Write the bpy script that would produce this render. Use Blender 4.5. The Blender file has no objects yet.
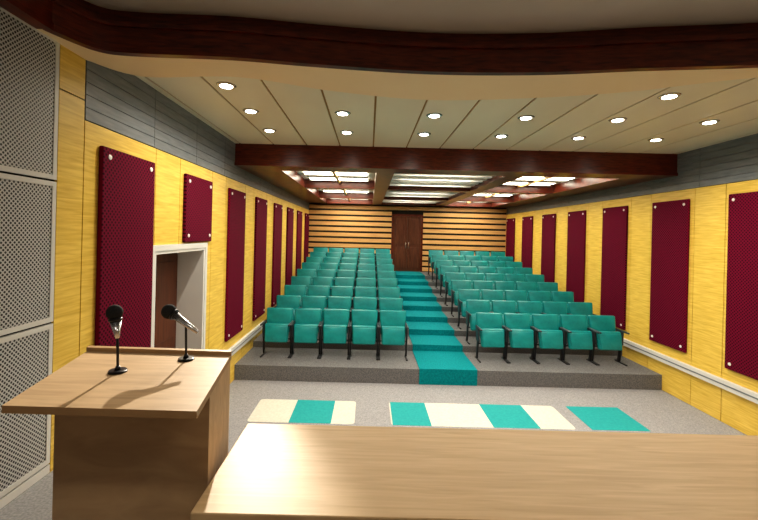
import bpy, bmesh, math
from mathutils import Matrix, Vector
E=2.825
XL,XR=-2.49,5.62
XC=(XL+XR)/2
DB=16.2
ZC=1.6
sc=bpy.context.scene
sc.view_settings.view_transform='Standard'
try: sc.view_settings.look='Medium High Contrast'
except Exception as e: print('look',e)
sc.view_settings.exposure=0.2

# ---------------- materials ----------------
def newmat(name):
    m=bpy.data.materials.new(name); m.use_nodes=True
    nt=m.node_tree; b=nt.nodes['Principled BSDF']
    return m,nt,b
def plain(name,col,rough=.6,metal=0,emit=None,es=0,spec=None):
    m,nt,b=newmat(name)
    b.inputs['Base Color'].default_value=(*col,1)
    b.inputs['Roughness'].default_value=rough
    b.inputs['Metallic'].default_value=metal
    if spec is not None: b.inputs['Specular IOR Level'].default_value=spec
    if emit:
        b.inputs['Emission Color'].default_value=(*emit,1)
        b.inputs['Emission Strength'].default_value=es
    return m
def noisy(name,c1,c2,scale=(1,1,1),ns=5,rough=.5,detail=4,bump=0,lo=.3,hi=.7,distort=0,spec=None):
    m,nt,b=newmat(name)
    tc=nt.nodes.new('ShaderNodeTexCoord'); mp=nt.nodes.new('ShaderNodeMapping')
    mp.inputs['Scale'].default_value=scale
    n=nt.nodes.new('ShaderNodeTexNoise'); n.inputs['Scale'].default_value=ns; n.inputs['Detail'].default_value=detail
    n.inputs['Distortion'].default_value=distort
    r=nt.nodes.new('ShaderNodeValToRGB')
    r.color_ramp.elements[0].color=(*c1,1); r.color_ramp.elements[1].color=(*c2,1)
    r.color_ramp.elements[0].position=lo; r.color_ramp.elements[1].position=hi
    L=nt.links.new
    L(tc.outputs['Object'],mp.inputs[0]); L(mp.outputs[0],n.inputs['Vector']); L(n.outputs[0],r.inputs[0]); L(r.outputs[0],b.inputs['Base Color'])
    b.inputs['Roughness'].default_value=rough
    if spec is not None: b.inputs['Specular IOR Level'].default_value=spec
    if bump:
        bp=nt.nodes.new('ShaderNodeBump'); bp.inputs['Strength'].default_value=bump; bp.inputs['Distance'].default_value=.01
        L(n.outputs[0],bp.inputs['Height']); L(bp.outputs[0],b.inputs['Normal'])
    return m
def dots(name,base,hole,pitch,rad,rough=.5,spec=.5):
    m,nt,b=newmat(name); N=nt.nodes.new; L=nt.links.new
    tc=N('ShaderNodeTexCoord')
    sc_=N('ShaderNodeVectorMath'); sc_.operation='MULTIPLY'; sc_.inputs[1].default_value=(0,1/pitch,1/pitch)
    L(tc.outputs['Object'],sc_.inputs[0])
    outs=[]
    for off in (0,.5):
        a=N('ShaderNodeVectorMath'); a.operation='ADD'; a.inputs[1].default_value=(0,off,off); L(sc_.outputs[0],a.inputs[0])
        f=N('ShaderNodeVectorMath'); f.operation='FRACTION'; L(a.outputs[0],f.inputs[0])
        s=N('ShaderNodeVectorMath'); s.operation='SUBTRACT'; s.inputs[1].default_value=(0,.5,.5); L(f.outputs[0],s.inputs[0])
        l=N('ShaderNodeVectorMath'); l.operation='LENGTH'; L(s.outputs[0],l.inputs[0]); outs.append(l.outputs['Value'])
    mn=N('ShaderNodeMath'); mn.operation='MINIMUM'; L(outs[0],mn.inputs[0]); L(outs[1],mn.inputs[1])
    lt=N('ShaderNodeMath'); lt.operation='LESS_THAN'; lt.inputs[1].default_value=rad; L(mn.outputs[0],lt.inputs[0])
    mx=N('ShaderNodeMix'); mx.data_type='RGBA'; mx.inputs[6].default_value=(*base,1); mx.inputs[7].default_value=(*hole,1)
    L(lt.outputs[0],mx.inputs[0]); L(mx.outputs[2],b.inputs['Base Color'])
    b.inputs['Roughness'].default_value=rough; b.inputs['Specular IOR Level'].default_value=spec
    return m

M_yel=noisy('yellow_veneer',(.62,.40,.05),(.88,.65,.15),(1,1.0,14),3,.42,6,lo=.25,hi=.75,distort=.5)
M_dark=plain('dark_gap',(.02,.018,.015),.9)
M_gry=noisy('grey_panel',(.15,.17,.19),(.22,.24,.26),(1,1,8),4,.4)
M_bur=dots('burgundy_fabric',(.15,.001,.026),(.025,.0003,.005),.052,.22,.8,.15)
M_pin=plain('white_fixing',(.85,.85,.82),.3)
M_perf=dots('perforated_grey_panel',(.52,.53,.54),(.02,.02,.025),.034,.25,.45)
M_wht=plain('white_paint',(.66,.66,.65),.4)
M_red=noisy('dark_red_wood',(.05,.006,.002),(.17,.026,.007),(2,2,16),3,.3,5,distort=.5)
M_brown=noisy('brown_door_wood',(.07,.018,.006),(.13,.037,.013),(8,8,.8),3,.4,5)
M_cream=noisy('cream_plaster',(.86,.67,.42),(.90,.73,.48),(1,1,1),1,.55)
M_plank=noisy('ceiling_plank',(.78,.71,.56),(.84,.78,.63),(1,.5,1),1.2,.4)
M_seam=plain('plank_seam',(.36,.20,.05),.6)
M_stgc=noisy('stage_ceiling_paint',(.50,.46,.40),(.55,.50,.44),(1,1,1),1,.7)
M_floor=noisy('grey_carpet_floor',(.20,.20,.22),(.35,.35,.37),(1,1,1),60,.8,3,bump=.05)
M_plat=noisy('speckled_platform',(.08,.08,.09),(.22,.22,.23),(1,1,1),60,.7,3)
M_teal_c=noisy('teal_carpet',(.0,.17,.21),(.0,.26,.295),(1,1,1),40,.85,3,spec=.15)
M_pool=noisy('cream_light_pool',(.52,.52,.47),(.62,.61,.55),(1,1,1),30,.8)  # pale colour imitates spotlight pools on the floor
M_rugt=noisy('teal_inlay',(.0,.27,.29),(.01,.33,.34),(1,1,1),30,.8)
M_teal=noisy('teal_upholstery',(.0,.19,.205),(.005,.275,.28),(1,1,1),8,.34)
M_blk=plain('black_metal',(.015,.016,.02),.35)
M_arm=plain('dark_armrest',(.03,.04,.05),.4)
M_desk=noisy('beech_veneer',(.50,.34,.18),(.63,.45,.255),(1.0,16,4),2.2,.46,6,distort=.9,spec=.35)
M_lect=noisy('lectern_veneer',(.43,.29,.165),(.56,.39,.225),(1.2,10,4),2.5,.5,6,distort=.8,spec=.3)
M_edge=noisy('veneer_edge',(.34,.20,.09),(.42,.26,.12),(1,1,1),5,.5)
M_slat=noisy('pine_slat',(.60,.34,.12),(.76,.47,.19),(1,1,20),2,.5)
M_lamp=plain('downlight_glow',(1,1,1),.5,emit=(1,.96,.88),es=14)
M_rim=plain('downlight_rim',(.75,.72,.66),.25,.6)
M_coff=plain('coffer_ceiling',(.80,.77,.68),.6)
M_strip=plain('light_panel',(1,1,1),.5,emit=(1,.92,.74),es=9)
M_fill=plain('stage_fill_glow',(1,1,1),.5,emit=(1,.95,.80),es=3)  # glow of the added fill panels behind the view
M_sil=plain('silver_metal',(.6,.6,.62),.25,.9)
M_foam=noisy('black_foam',(.006,.006,.006),(.02,.02,.02),(1,1,1),200,.95,2)
M_stage=noisy('stage_floor_carpet',(.22,.22,.23),(.36,.36,.37),(1,1,1),60,.8)

# ---------------- mesh builder ----------------
class MB:
    def __init__(s): s.v=[];s.f=[];s.m=[];s.sm=[];s.mats=[]
    def mi(s,mat):
        if mat not in s.mats: s.mats.append(mat)
        return s.mats.index(mat)
    def raw(s,vs,fs,mat,smooth=False):
        o=len(s.v); s.v+= [tuple(v) for v in vs]; k=s.mi(mat)
        for f in fs: s.f.append([o+i for i in f]); s.m.append(k); s.sm.append(smooth)
    def box(s,x0,x1,y0,y1,z0,z1,mat):
        vs=[(x0,y0,z0),(x1,y0,z0),(x1,y1,z0),(x0,y1,z0),(x0,y0,z1),(x1,y0,z1),(x1,y1,z1),(x0,y1,z1)]
        s.raw(vs,[(0,3,2,1),(4,5,6,7),(0,1,5,4),(1,2,6,5),(2,3,7,6),(3,0,4,7)],mat)
    def prism(s,poly,z0,z1,mat,side=None):
        n=len(poly)
        vs=[(x,y,z0) for x,y in poly]+[(x,y,z1) for x,y in poly]
        s.raw(vs,[tuple(range(n))[::-1],tuple(range(n,2*n))],mat)
        s.raw(vs,[(i,(i+1)%n,n+(i+1)%n,n+i) for i in range(n)],side or mat)
    def bm(s,bm,mat,smooth=True):
        bm.verts.index_update()
        s.raw([v.co[:] for v in bm.verts],[[v.index for v in f.verts] for f in bm.faces],mat,smooth); bm.free()
    def rbox(s,cx,cy,cz,sx,sy,sz,mat,bev=.02,seg=3,rot=None,taper=1.0):
        b=bmesh.new(); bmesh.ops.create_cube(b,size=1)
        for v in b.verts:
            v.co.x*=sx*(taper if v.co.z<0 else 1); v.co.y*=sy; v.co.z*=sz
        bmesh.ops.bevel(b,geom=list(b.edges),offset=bev,segments=seg,profile=.5,affect='EDGES')
        mt=Matrix.Translation((cx,cy,cz))@(rot if rot else Matrix.Identity(4))
        bmesh.ops.transform(b,matrix=mt,verts=b.verts); s.bm(b,mat)
    def cyl(s,p0,p1,r0,r1,mat,n=16,smooth=True):
        p0=Vector(p0);p1=Vector(p1);d=p1-p0
        b=bmesh.new(); bmesh.ops.create_cone(b,cap_ends=True,segments=n,radius1=r0,radius2=r1,depth=d.length)
        q=d.to_track_quat('Z','Y').to_matrix().to_4x4()
        bmesh.ops.transform(b,matrix=Matrix.Translation((p0+p1)/2)@q,verts=b.verts); s.bm(b,mat,smooth)
    def sph(s,c,r,mat,sc_=(1,1,1)):
        b=bmesh.new(); bmesh.ops.create_uvsphere(b,u_segments=20,v_segments=12,radius=r)
        for v in b.verts: v.co=Vector((v.co.x*sc_[0],v.co.y*sc_[1],v.co.z*sc_[2]))
        bmesh.ops.translate(b,vec=Vector(c),verts=b.verts); s.bm(b,mat)
    def mesh(s,name):
        me=bpy.data.meshes.new(name); me.from_pydata(s.v,[],s.f)
        for mt in s.mats: me.materials.append(mt)
        me.polygons.foreach_set('material_index',s.m); me.polygons.foreach_set('use_smooth',s.sm)
        b=bmesh.new(); b.from_mesh(me); bmesh.ops.recalc_face_normals(b,faces=b.faces); b.to_mesh(me); b.free()
        me.update(); return me
    def obj(s,name,loc=(0,0,E)):
        me=s.mesh(name); o=bpy.data.objects.new(name,me); o.location=loc; sc.collection.objects.link(o)
        if any(s.sm):
            md=o.modifiers.new('wn','WEIGHTED_NORMAL'); md.keep_sharp=True
        return o
# All "h" heights are relative to eye level; objects are placed with z offset E.
FL=-2.825; ST=-1.95; PZ=-2.54; RISE=.13; PITCH=.85
SE=3.35  # stage edge depth
YB=-2.2  # back of stage

# floor
m=MB(); m.box(XL-.5,XR+.4,YB-.2,DB+.2,FL-.2,FL,M_floor); m.obj('floor')
# stage
m=MB(); m.box(XL+.008,XR-.008,YB+.002,SE,FL,ST,M_stage); m.box(XL+.008,XR-.008,SE,SE+.03,FL,ST,M_lect); m.obj('stage_platform')

# walls
DY0,DY1,DZ=4.55,5.95,-.26
def wall(side):
    m=MB(); s=1 if side=='left' else -1
    X=XL if side=='left' else XR
    def bx(d0,d1,y0,y1,z0,z1,mat):   # d = distance INTO room (neg = behind surface)
        a,b=X+s*d0,X+s*d1
        m.box(min(a,b),max(a,b),y0,y1,z0,z1,mat)
    if side=='left':
        bx(-.42,-.02,YB,DY0,FL,1.95,M_dark); bx(-.42,-.02,DY1,DB,FL,1.95,M_dark); bx(-.42,-.02,DY0,DY1,DZ,1.95,M_dark)
    else: bx(-.3,-.02,YB,DB,FL,1.95,M_dark)
    g=.006
    def yel(y0,y1,z0,z1):
        if side=='left' and y1>DY0 and y0<DY1 and z0<DZ:
            zt=min(z1,DZ)
            if y0<DY0-.02: bx(-.02,0,y0+g,DY0,z0+g,zt,M_yel)
            if y1>DY1+.02: bx(-.02,0,DY1,y1-g,z0+g,zt,M_yel)
            if z1<=DZ: return
            z0=DZ
        bx(-.02,0,y0+g,y1-g,z0+g*(z0!=DZ),z1-g,M_yel)
    segs=[]; y=3.42
    k=0
    while y<DB-.01:
        y1=min(3.6+1.65*k+.97,DB); segs.append((y,y1)); 
        if y1>=DB: break
        y2=min(3.6+1.65*(k+1)-.09,DB); segs.append((y1,y2)); y=y2;k+=1
    for a,b in segs:
        yel(a,b,-2.14,.935); yel(a,b,FL,-2.28)
        if side=='right' or a>=5.9: bx(-.02,0,a,b,-2.28,-2.14,M_yel)
    bs=(ZC-.935)/6
    y=3.42
    while y<7.2+9:
        y1=min(y+1.1,DB)
        for i in range(6):
            bx(-.02,.004,y+.004,y1-.004,.935+i*bs+.003,.935+(i+1)*bs-.003,M_gry)
        y=y1
        if y>=DB: break
    if side=='left':
        yel(3.13,3.42,ST,1.1); yel(3.13,3.42,1.1,1.8); yel(3.13,3.42,FL,ST)
    else:
        yel(2.2,3.42,FL,1.1); yel(2.2,3.42,1.1,1.8)
    # perforated cladding on the stage part of the wall
    pe=3.13 if side=='left' else 2.2
    zs=[-1.95,-1.88,-.76,.36,1.48]
    yy=pe; 
    while yy>YB+.3:
        y0=max(yy-1.35,YB)
        for i in range(1,4):
            a,b=zs[i],zs[i+1]
            fr=.045
            m.box(*sorted((X-s*.018,X+s*.0)),y0+fr,yy-fr,a+fr,b-fr,M_perf)
            for (p,q,r,t) in ((y0+.008,yy-.008,a+.008,a+fr),(y0+.008,yy-.008,b-fr,b-.008),(y0+.008,y0+fr,a+fr,b-fr),(yy-fr,yy-.008,a+fr,b-fr)):
                m.box(*sorted((X-s*.018,X+s*.006)),p,q,r,t,M_wht)
        m.box(*sorted((X-s*.018,X+s*.006)),y0,yy-.008,ST,-1.885,M_wht)
        yy=y0
    w=m.obj('wall_'+side)
    return w
wall('left'); wall('right')

# burgundy panels
for s,X in ((1,XL),(-1,XR)):
    for k in range(8):
        y0=3.6+1.65*k; y1=y0+.88
        if y1>DB-.1: y1=DB-.15
        zb=-1.95
        if s==1 and y0<DY1+.1 and y1>DY0: zb=DZ+.09
        m=MB(); m.rbox(X+s*.0235,(y0+y1)/2,(.75+zb)/2,.045,y1-y0,.75-zb,M_bur,.012,2)
        for yy in (y0+.09,y1-.09):
            for zz in (.66,zb+.09):
                m.cyl((X+s*.045,yy,zz),(X+s*.055,yy,zz),.026,.022,M_pin,14)
        m.obj('acoustic_panel')

# left door
m=MB()
m.box(XL-.42,XL-.37,DY0,DY1,FL,DZ,M_brown)
m.box(XL-.37,XL-.355,DY0+.62,DY0+.65,FL,DZ-.05,M_dark)
for a,b in ((DY0+.12,DY0+.54),(DY0+.76,DY1-.12)):
    for c,d in ((FL+.2,FL+1.1),(FL+1.25,DZ-.2)):
        m.rbox(XL-.365,(a+b)/2,(c+d)/2,.02,b-a,d-c,M_brown,.006,1)
m.cyl((XL-.37,DY0+.72,FL+1.05),(XL-.32,DY0+.72,FL+1.05),.018,.018,M_sil)
m.cyl((XL-.32,DY0+.70,FL+1.05),(XL-.32,DY0+.84,FL+1.05),.012,.012,M_sil)
m.box(XL-.37,XL+.02,DY1-.04,DY1+.0,FL,DZ,M_wht)
m.box(XL-.37,XL+.02,DY0,DY0+.04,FL,DZ,M_wht)
m.box(XL-.37,XL+.02,DY0+.04,DY1-.04,DZ-.04,DZ,M_wht)
m.box(XL,XL+.03,DY0-.07,DY0,FL,DZ+.07,M_wht); m.box(XL,XL+.03,DY1,DY1+.07,FL,DZ+.07,M_wht); m.box(XL,XL+.03,DY0,DY1,DZ,DZ+.07,M_wht)
m.obj('door_1')

# trims
for nm,s,X,ya in (('trim_1',1,XL,6.04),('trim_2',-1,XR,SE+.05)):
    m=MB(); a,b=sorted((X,X+s*.05)); m.box(a,b,ya,9.48,-2.28,-2.14,M_wht)
    a2,b2=sorted((X,X+s*.055)); m.box(a2,b2,ya,9.48,-2.22,-2.20,M_gry)
    for i in range(3,9):
        y0=8.65+.85*(i-1)+.005; y1=y0+.85 if i<8 else DB
        z=PZ+RISE*i; m.box(a,b,y0,y1,z+.002,z+.12,M_wht)
    m.obj(nm)

# back wall
m=MB(); m.box(XL-.4,XR+.3,DB,DB+.2,FL,1.95,M_dark)
dx0,dx1=XC-.56,XC+.56
top8=PZ+8*RISE; dz=.76
z=top8+.03
while z<1.25:
    z1=min(z+.15,1.28)
    for a,b in ((XL,dx0-.09),(dx1+.09,XR)): m.box(a,b,DB-.06,DB,z,z1,M_slat)
    if z>dz+.09: m.box(dx0-.09,dx1+.09,DB-.06,DB,z,z1,M_slat)
    z+=.225
m.obj('wall_back')
m=MB()
m.box(dx0-.08,dx0,DB-.07,DB-.001,top8,dz+.08,M_red); m.box(dx1,dx1+.08,DB-.07,DB-.001,top8,dz+.08,M_red); m.box(dx0,dx1,DB-.07,DB-.001,dz,dz+.08,M_red)
for a,b in ((dx0,XC-.006),(XC+.006,dx1)):
    m.box(a,b,DB-.04,DB-.001,top8,dz,M_brown)
    for c,d in ((top8+.15,top8+1.0),(top8+1.12,dz-.12)):
        m.rbox((a+b)/2,DB-.045,(c+d)/2,b-a-.2,.025,d-c,M_brown,.008,1)
for xx in (XC-.06,XC+.06):
    m.cyl((xx,DB-.09,top8+.95),(xx,DB-.09,top8+1.2),.012,.012,M_sil); m.cyl((xx,DB-.09,top8+1.0),(xx,DB-.04,top8+1.0),.008,.008,M_sil); m.cyl((xx,DB-.09,top8+1.15),(xx,DB-.04,top8+1.15),.008,.008,M_sil)
m.obj('door_2')
m=MB(); m.box(XL-.4,XR+.3,YB-.2,YB,FL,1.95,M_lect); m.obj('wall_front')

# ---- ceilings ----
def catmull(pts,n=8):
    out=[]
    P=[pts[0]]+pts+[pts[-1]]
    for i in range(1,len(P)-2):
        p0,p1,p2,p3=[Vector(q) for q in P[i-1:i+3]]
        for k in range(n):
            t=k/n
            q=.5*((2*p1)+(-p0+p2)*t+(2*p0-5*p1+4*p2-p3)*t*t+(-p0+3*p1-3*p2+p3)*t**3)
            out.append((q.x,q.y))
    out.append(tuple(pts[-1])); return out
near=catmull([(XL+.09,2.9),(-2.25,3.2),(-1.96,3.28),(-1.18,3.31),(-.46,3.41),(.5,3.50),(1.46,3.46),(2.26,3.33),(3.15,3.21),(4.2,3.0),(XR-.09,2.6)])
far=catmull([(XL,3.42),(-2.19,3.76),(-1.26,3.72),(-.42,4.02),(.6,4.22),(1.69,4.08),(2.53,3.84),(3.23,3.50),(4.2,3.2),(XR,2.95)])
ZS=1.45; ZM=1.69; ZST=1.80
m=MB()
m.prism(near+[(XR,2.6)]+far[::-1]+[(XL,2.9)],ZS,ZC,M_cream)
m.obj('ceiling_soffit')
m=MB()
fas=[(XL+.09,YB+.01)]+near+[(XR-.09,YB+.01)]
nr=[]
for i,p in enumerate(fas):
    a=Vector(fas[max(i-1,0)]); b=Vector(fas[min(i+1,len(fas)-1)])
    t=(b-a).normalized(); nr.append(Vector((t.y,-t.x)))
def strip(d0,d1,z0,z1,mt):
    for i in range(len(fas)-1):
        a,b=Vector(fas[i])+nr[i]*d0,Vector(fas[i+1])+nr[i+1]*d0
        d,c=Vector(fas[i])+nr[i]*d1,Vector(fas[i+1])+nr[i+1]*d1
        vs=[(a.x,a.y,z0),(b.x,b.y,z0),(c.x,c.y,z0),(d.x,d.y,z0),(a.x,a.y,z1),(b.x,b.y,z1),(c.x,c.y,z1),(d.x,d.y,z1)]
        m.raw(vs,[(0,3,2,1),(4,5,6,7),(0,1,5,4),(1,2,6,5),(2,3,7,6),(3,0,4,7)],mt)
strip(-.02,.045,ZS-.012,ZS+.05,M_red)
strip(-.02,.03,ZS+.05,ZM,M_red)
strip(-.02,.055,ZM-.04,ZM,M_red)
strip(-.10,.0,ZM,ZST,M_red)
m.box(XL,XL+.088,YB+.01,2.9,ZS,ZST,M_red); m.box(XR-.088,XR,YB+.01,2.6,ZS,ZST,M_red)
m.obj('trim_3')
m=MB(); m.box(XL,XR,YB,4.3,ZST,ZST+.15,M_stgc); m.obj('stage_ceiling')
# main plank ceiling: starts behind the soffit's far edge
m=MB()
farX=[p[0] for p in far]; farY=[p[1] for p in far]
def fy(x):
    for i in range(len(far)-1):
        if farX[i]<=x<=farX[i+1]:
            t=(x-farX[i])/(farX[i+1]-farX[i]); return farY[i]*(1-t)+farY[i+1]*t
    return farY[0] if x<farX[0] else farY[-1]
def cstrip(a,b,z0,z1,mat):
    n=6; xs=[a+(b-a)*i/n for i in range(n+1)]
    poly=[(x,fy(x)-.12) for x in xs]+[(b,7.22),(a,7.22)]
    m.prism(poly,z0,z1,mat)
pw=.61; x=XC-.305-pw*7
while x<XR:
    a,b=max(x+.013,XL),min(x+pw-.013,XR)
    if b>a+.02:
        cstrip(a,b,ZC,ZC+.02,M_plank)
    a,b=max(x,XL),min(x+pw,XR)
    if b>a+.02: cstrip(a,b,ZC+.014,ZC+.08,M_seam)
    x+=pw
m.obj('ceiling')

# downlights
LX=[-1.61+1.22*i for i in range(6)]
def downlight(x,y,z,r=.09):
    m=MB()
    m.cyl((0,0,-.012),(0,0,.002),r*1.0,r*1.2,M_rim,24)
    m.cyl((0,0,-.016),(0,0,-.011),r*.74,r*.76,M_lamp,24)
    m.obj('ceiling_downlight',(x,y,E+z))
def spot(x,y,z,e,size=160,blend=.9,col=(1,.90,.74),rad=.05,aim=None):
    l=bpy.data.lights.new('downlight_lamp','SPOT'); l.energy=e; l.spot_size=math.radians(size); l.spot_blend=blend; l.color=col; l.shadow_soft_size=rad
    o=bpy.data.objects.new('downlight_lamp',l); o.location=(x,y,E+z-.03); sc.collection.objects.link(o)
    if aim: o.rotation_euler=(Vector(aim)-Vector((x,y,z-.03))).to_track_quat('-Z','Y').to_euler()
for j,y in enumerate((4.34,5.24,6.22)):
    for i,x in enumerate(LX):
        if j==0 and i in (1,2,3): continue
        downlight(x,y,ZC)
        spot(x,y,ZC,88)
# the left rear fitting is an adjustable one, turned toward the lectern
spot(LX[0],6.19,ZC,1300,24,.5,(1,.92,.78),.03,(-1.1,1.95,-.6))

# coffered ceiling
ZB=1.2; ZT=1.42
m=MB()
m.box(XL,XR,7.22,DB,ZT,ZT+.3,M_coff)
ly=[(7.22,7.72),(10.5,10.8),(13.4,13.7),(15.8,DB)]
m.box(XL,XR,7.219,7.72,ZB,ZC+.1,M_red)
m.box(XL,XR,7.195,7.22,ZB,ZB+.05,M_red)
for a,b in ly[1:]: m.box(XL,XR,a,b,ZB,ZT,M_red)
lx=[(XL,XL+.75),(XC-1.45,XC-1.1),(XC+1.1,XC+1.45),(XR-.75,XR)]
for (a,b) in lx:
    for i in range(3): m.box(a,b,ly[i][1],ly[i+1][0],ZB,ZT,M_red)
m.obj('coffered_ceiling')
bays=[(lx[i][1],lx[i+1][0]) for i in range(3)]; rows=[(ly[i][1],ly[i+1][0]) for i in range(3)]
for bi,(a,b) in enumerate(bays):
    for ri,(c,d) in enumerate(rows):
        m=MB()
        if bi==1:
            n=8
            for k in range(n):
                yy=c+(k+.5)*(d-c)/n
                m.box(a+.03,b-.03,yy-.06,yy+.06,ZT-.14,ZT-.07,M_wht)
            for k in range(3):
                yy=c+(k+.5)*(d-c)/3
                m.box(a+.3,b-.3,yy-.12,yy+.12,ZT-.012,ZT-.002,M_strip)
            nm='ceiling_louver'
        else:
            for k in range(3):
                yy=c+(k+.5)*(d-c)/3
                m.box(a+.2,b-.2,yy-.26,yy+.26,ZT-.03,ZT-.002,M_strip)
                m.box(a+.16,b-.16,yy-.30,yy-.26,ZT-.05,ZT-.002,M_wht); m.box(a+.16,b-.16,yy+.26,yy+.30,ZT-.05,ZT-.002,M_wht)
            for xx in ((a+b)/2,): m.box(xx-.03,xx+.03,c,d,ZT-.10,ZT-.051,M_slat)
            nm='ceiling_light_panel'
        m.obj(nm)

# ---- seating platform ----
m=MB()
def zf(i): return PZ+RISE*i
def yf(i): return 7.47 if i==0 else 8.65+PITCH*(i-1)
for i in range(9):
    y1=yf(i+1) if i<8 else DB
    m.box(XL+.002,XR-.002,yf(i),y1-.001,FL,zf(i),M_plat)
m.obj('seating_platform')
# aisle carpet
m=MB(); a,b=XC-.55,XC+.55; t=.012
m.box(a,b,yf(0)-t,yf(0),FL+.0,zf(0)+t,M_teal_c)
for i in range(9):
    y1=yf(i+1) if i<8 else DB-.08
    m.box(a,b,yf(i),y1,zf(i),zf(i)+t,M_teal_c)
    if i>0: m.box(a,b,yf(i)-t,yf(i),zf(i-1)+t,zf(i)+t,M_teal_c)
m.obj('aisle_carpet')

# ---- chairs ----
m=MB()
R=lambda d: Matrix.Rotation(math.radians(d),4,'X')
m.rbox(0,.20,.685,.565,.085,.50,M_teal,.035,4,R(-12),.90)
m.rbox(0,.255,.66,.51,.03,.46,M_blk,.012,2,R(-12),.92)
m.rbox(0,-.03,.465,.51,.10,.38,M_teal,.04,4,R(-14),.92)
m.rbox(0,-.10,.46,.46,.025,.32,M_teal,.01,2,R(-14),.92)
for s in (-1,1):
    x=s*.28
    m.rbox(x,-.02,.665,.036,.42,.035,M_arm,.012,2)
    m.rbox(x,.05,.52,.028,.20,.28,M_arm,.01,2)
    m.rbox(x,.05,.21,.032,.08,.40,M_blk,.008,2,R(8))
    m.rbox(x,.0,.0125,.036,.38,.025,M_blk,.006,1)
    m.rbox(x,.13,.52,.024,.05,.30,M_blk,.008,1,R(-12))
m.cyl((-.27,.04,.33),(.27,.04,.33),.014,.014,M_blk,10)
cme=m.mesh('auditorium_chair')
for i in range(9):
    for sgn in (-1,1):
        for k in range(5):
            x=XC+sgn*(.72+.298+.598*k)
            o=bpy.data.objects.new('auditorium_chair',cme); o.location=(x,8.12+PITCH*i,E+zf(i)+.001); sc.collection.objects.link(o)

# ---- teal floor inlays and cream painted light pools ----
def rrect(x0,x1,y0,y1,r,n=5):
    out=[]
    for cx,cy,a0 in ((x1-r,y1-r,0),(x0+r,y1-r,90),(x0+r,y0+r,180),(x1-r,y0+r,270)):
        for k in range(n+1):
            a=math.radians(a0+90*k/n); out.append((cx+r*math.cos(a),cy+r*math.sin(a)))
    return out
def rug_and_pool(parts,cream=None):
    m=MB()
    if cream: m.prism(rrect(cream[0],cream[1],5.84,6.64,.06),FL,FL+.002,M_pool)  # thin cream slab painted as a pool of light
    for a,b in parts: m.prism(rrect(a,b,5.84,6.64,.01),FL,FL+.003,M_rugt)
    m.obj('floor_rug_light_pool')
rug_and_pool([(-1.13,-.5)],(-1.75,-.15)); rug_and_pool([(.42,1.0),(1.92,2.62)],(.40,3.15)); rug_and_pool([(3.38,4.25)])

# ---- desk ----
m=MB()
dz1=-1.10
m.rbox(1.1,1.895,dz1-.02,3.54,.73,.04,M_desk,.006,2)
m.box(-.60,2.80,2.16,2.19,ST,dz1-.04,M_desk)
for x in (-.62,2.80): m.box(x-.0,x+.035,1.62,2.19,ST,dz1-.04,M_desk)
m.box(1.08,1.115,1.62,2.16,ST,dz1-.04,M_desk)
m.box(-.585,2.80,1.9,1.93,dz1-.35,dz1-.04,M_desk)
m.obj('conference_desk')

# ---- lectern ----
lz=-.70
top=[(-1.41,1.53),(-.648,1.52),(-.765,2.24),(-1.585,2.26)]
m=MB()
m.prism(top,lz-.03,lz,M_lect,M_edge)
body=[(-1.385,1.76),(-.69,1.75),(-.757,2.2),(-1.50,2.22)]
m.prism(body,ST+.06,lz-.03,M_lect)
plin=[(-1.36,1.79),(-.715,1.78),(-.775,2.17),(-1.47,2.19)]
m.prism(plin,ST,ST+.06,M_blk)
rail=[(-1.58,2.225),(-.755,2.205),(-.765,2.24),(-1.585,2.26)]
m.prism(rail,lz,lz+.022,M_edge)
m.obj('lectern')

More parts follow.
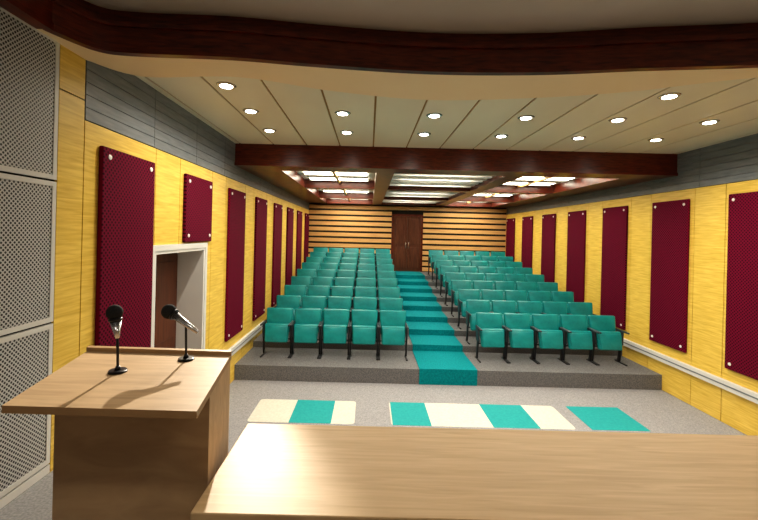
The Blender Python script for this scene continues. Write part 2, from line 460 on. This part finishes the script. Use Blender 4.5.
# ---- mics ----
def mic_base(m,x,y):
    m.cyl((x,y,lz+.001),(x,y,lz+.012),.042,.038,M_blk,24); m.cyl((x,y,lz+.012),(x,y,lz+.03),.014,.009,M_blk)
m=MB(); x,y=-1.205,1.915; mic_base(m,x,y)
m.cyl((x,y,lz+.02),(x-.005,y,lz+.17),.006,.006,M_blk,10)
m.cyl((x-.005,y,lz+.165),(x-.015,y-.002,lz+.25),.009,.026,M_sil,20)
m.cyl((x-.015,y-.002,lz+.25),(x-.017,y-.002,lz+.262),.030,.030,M_blk,20)
m.sph((x-.02,y-.003,lz+.29),.037,M_foam)
m.obj('microphone')
m=MB(); x,y=-.968,2.12; mic_base(m,x,y)
m.cyl((x,y,lz+.02),(x-.005,y,lz+.195),.006,.006,M_blk,10)
m.sph((x-.005,y,lz+.20),.012,M_blk)
m.cyl((-.90,y-.02,lz+.155),(-1.04,y+.003,lz+.240),.011,.022,M_sil,20)
m.cyl((-1.035,y+.003,lz+.237),(-1.048,y+.004,lz+.245),.030,.030,M_blk,20)
m.sph((-1.068,y+.005,lz+.256),.039,M_foam)
m.obj('microphone')

# ---- added fill lights above the stage, out of view ----
for x in (-.9,XC,4.0):
    m=MB(); m.box(-.5,.5,-.25,.25,-.03,-.0,M_wht); m.box(-.45,.45,-.2,.2,-.035,-.03,M_fill); m.obj('stage_fill_fixture',(x,.2,E+ZST))
    l=bpy.data.lights.new('stage_fill_lamp','AREA'); l.shape='RECTANGLE'; l.size=.9; l.size_y=.4; l.energy=12; l.color=(1,.92,.8)  # invented area lamp, added as wide fill
    o=bpy.data.objects.new('stage_fill_lamp',l); o.location=(x,.2,E+ZST-.045); sc.collection.objects.link(o)

w=bpy.data.worlds.new('World'); sc.world=w; w.use_nodes=True
w.node_tree.nodes['Background'].inputs[0].default_value=(.6,.65,.7,1); w.node_tree.nodes['Background'].inputs[1].default_value=.3

# ---- camera ----
cam=bpy.data.cameras.new('Camera'); co=bpy.data.objects.new('Camera',cam); sc.collection.objects.link(co)
cam.sensor_width=36; cam.lens=394/758*36; cam.clip_start=.05
cam.shift_x=(379-369)/758; cam.shift_y=-(260-234)/758
co.matrix_world=Matrix.Translation((0,0,E))@Matrix.Rotation(math.pi/2,4,'X')@Matrix.Rotation(.024,4,'Z')
sc.camera=co
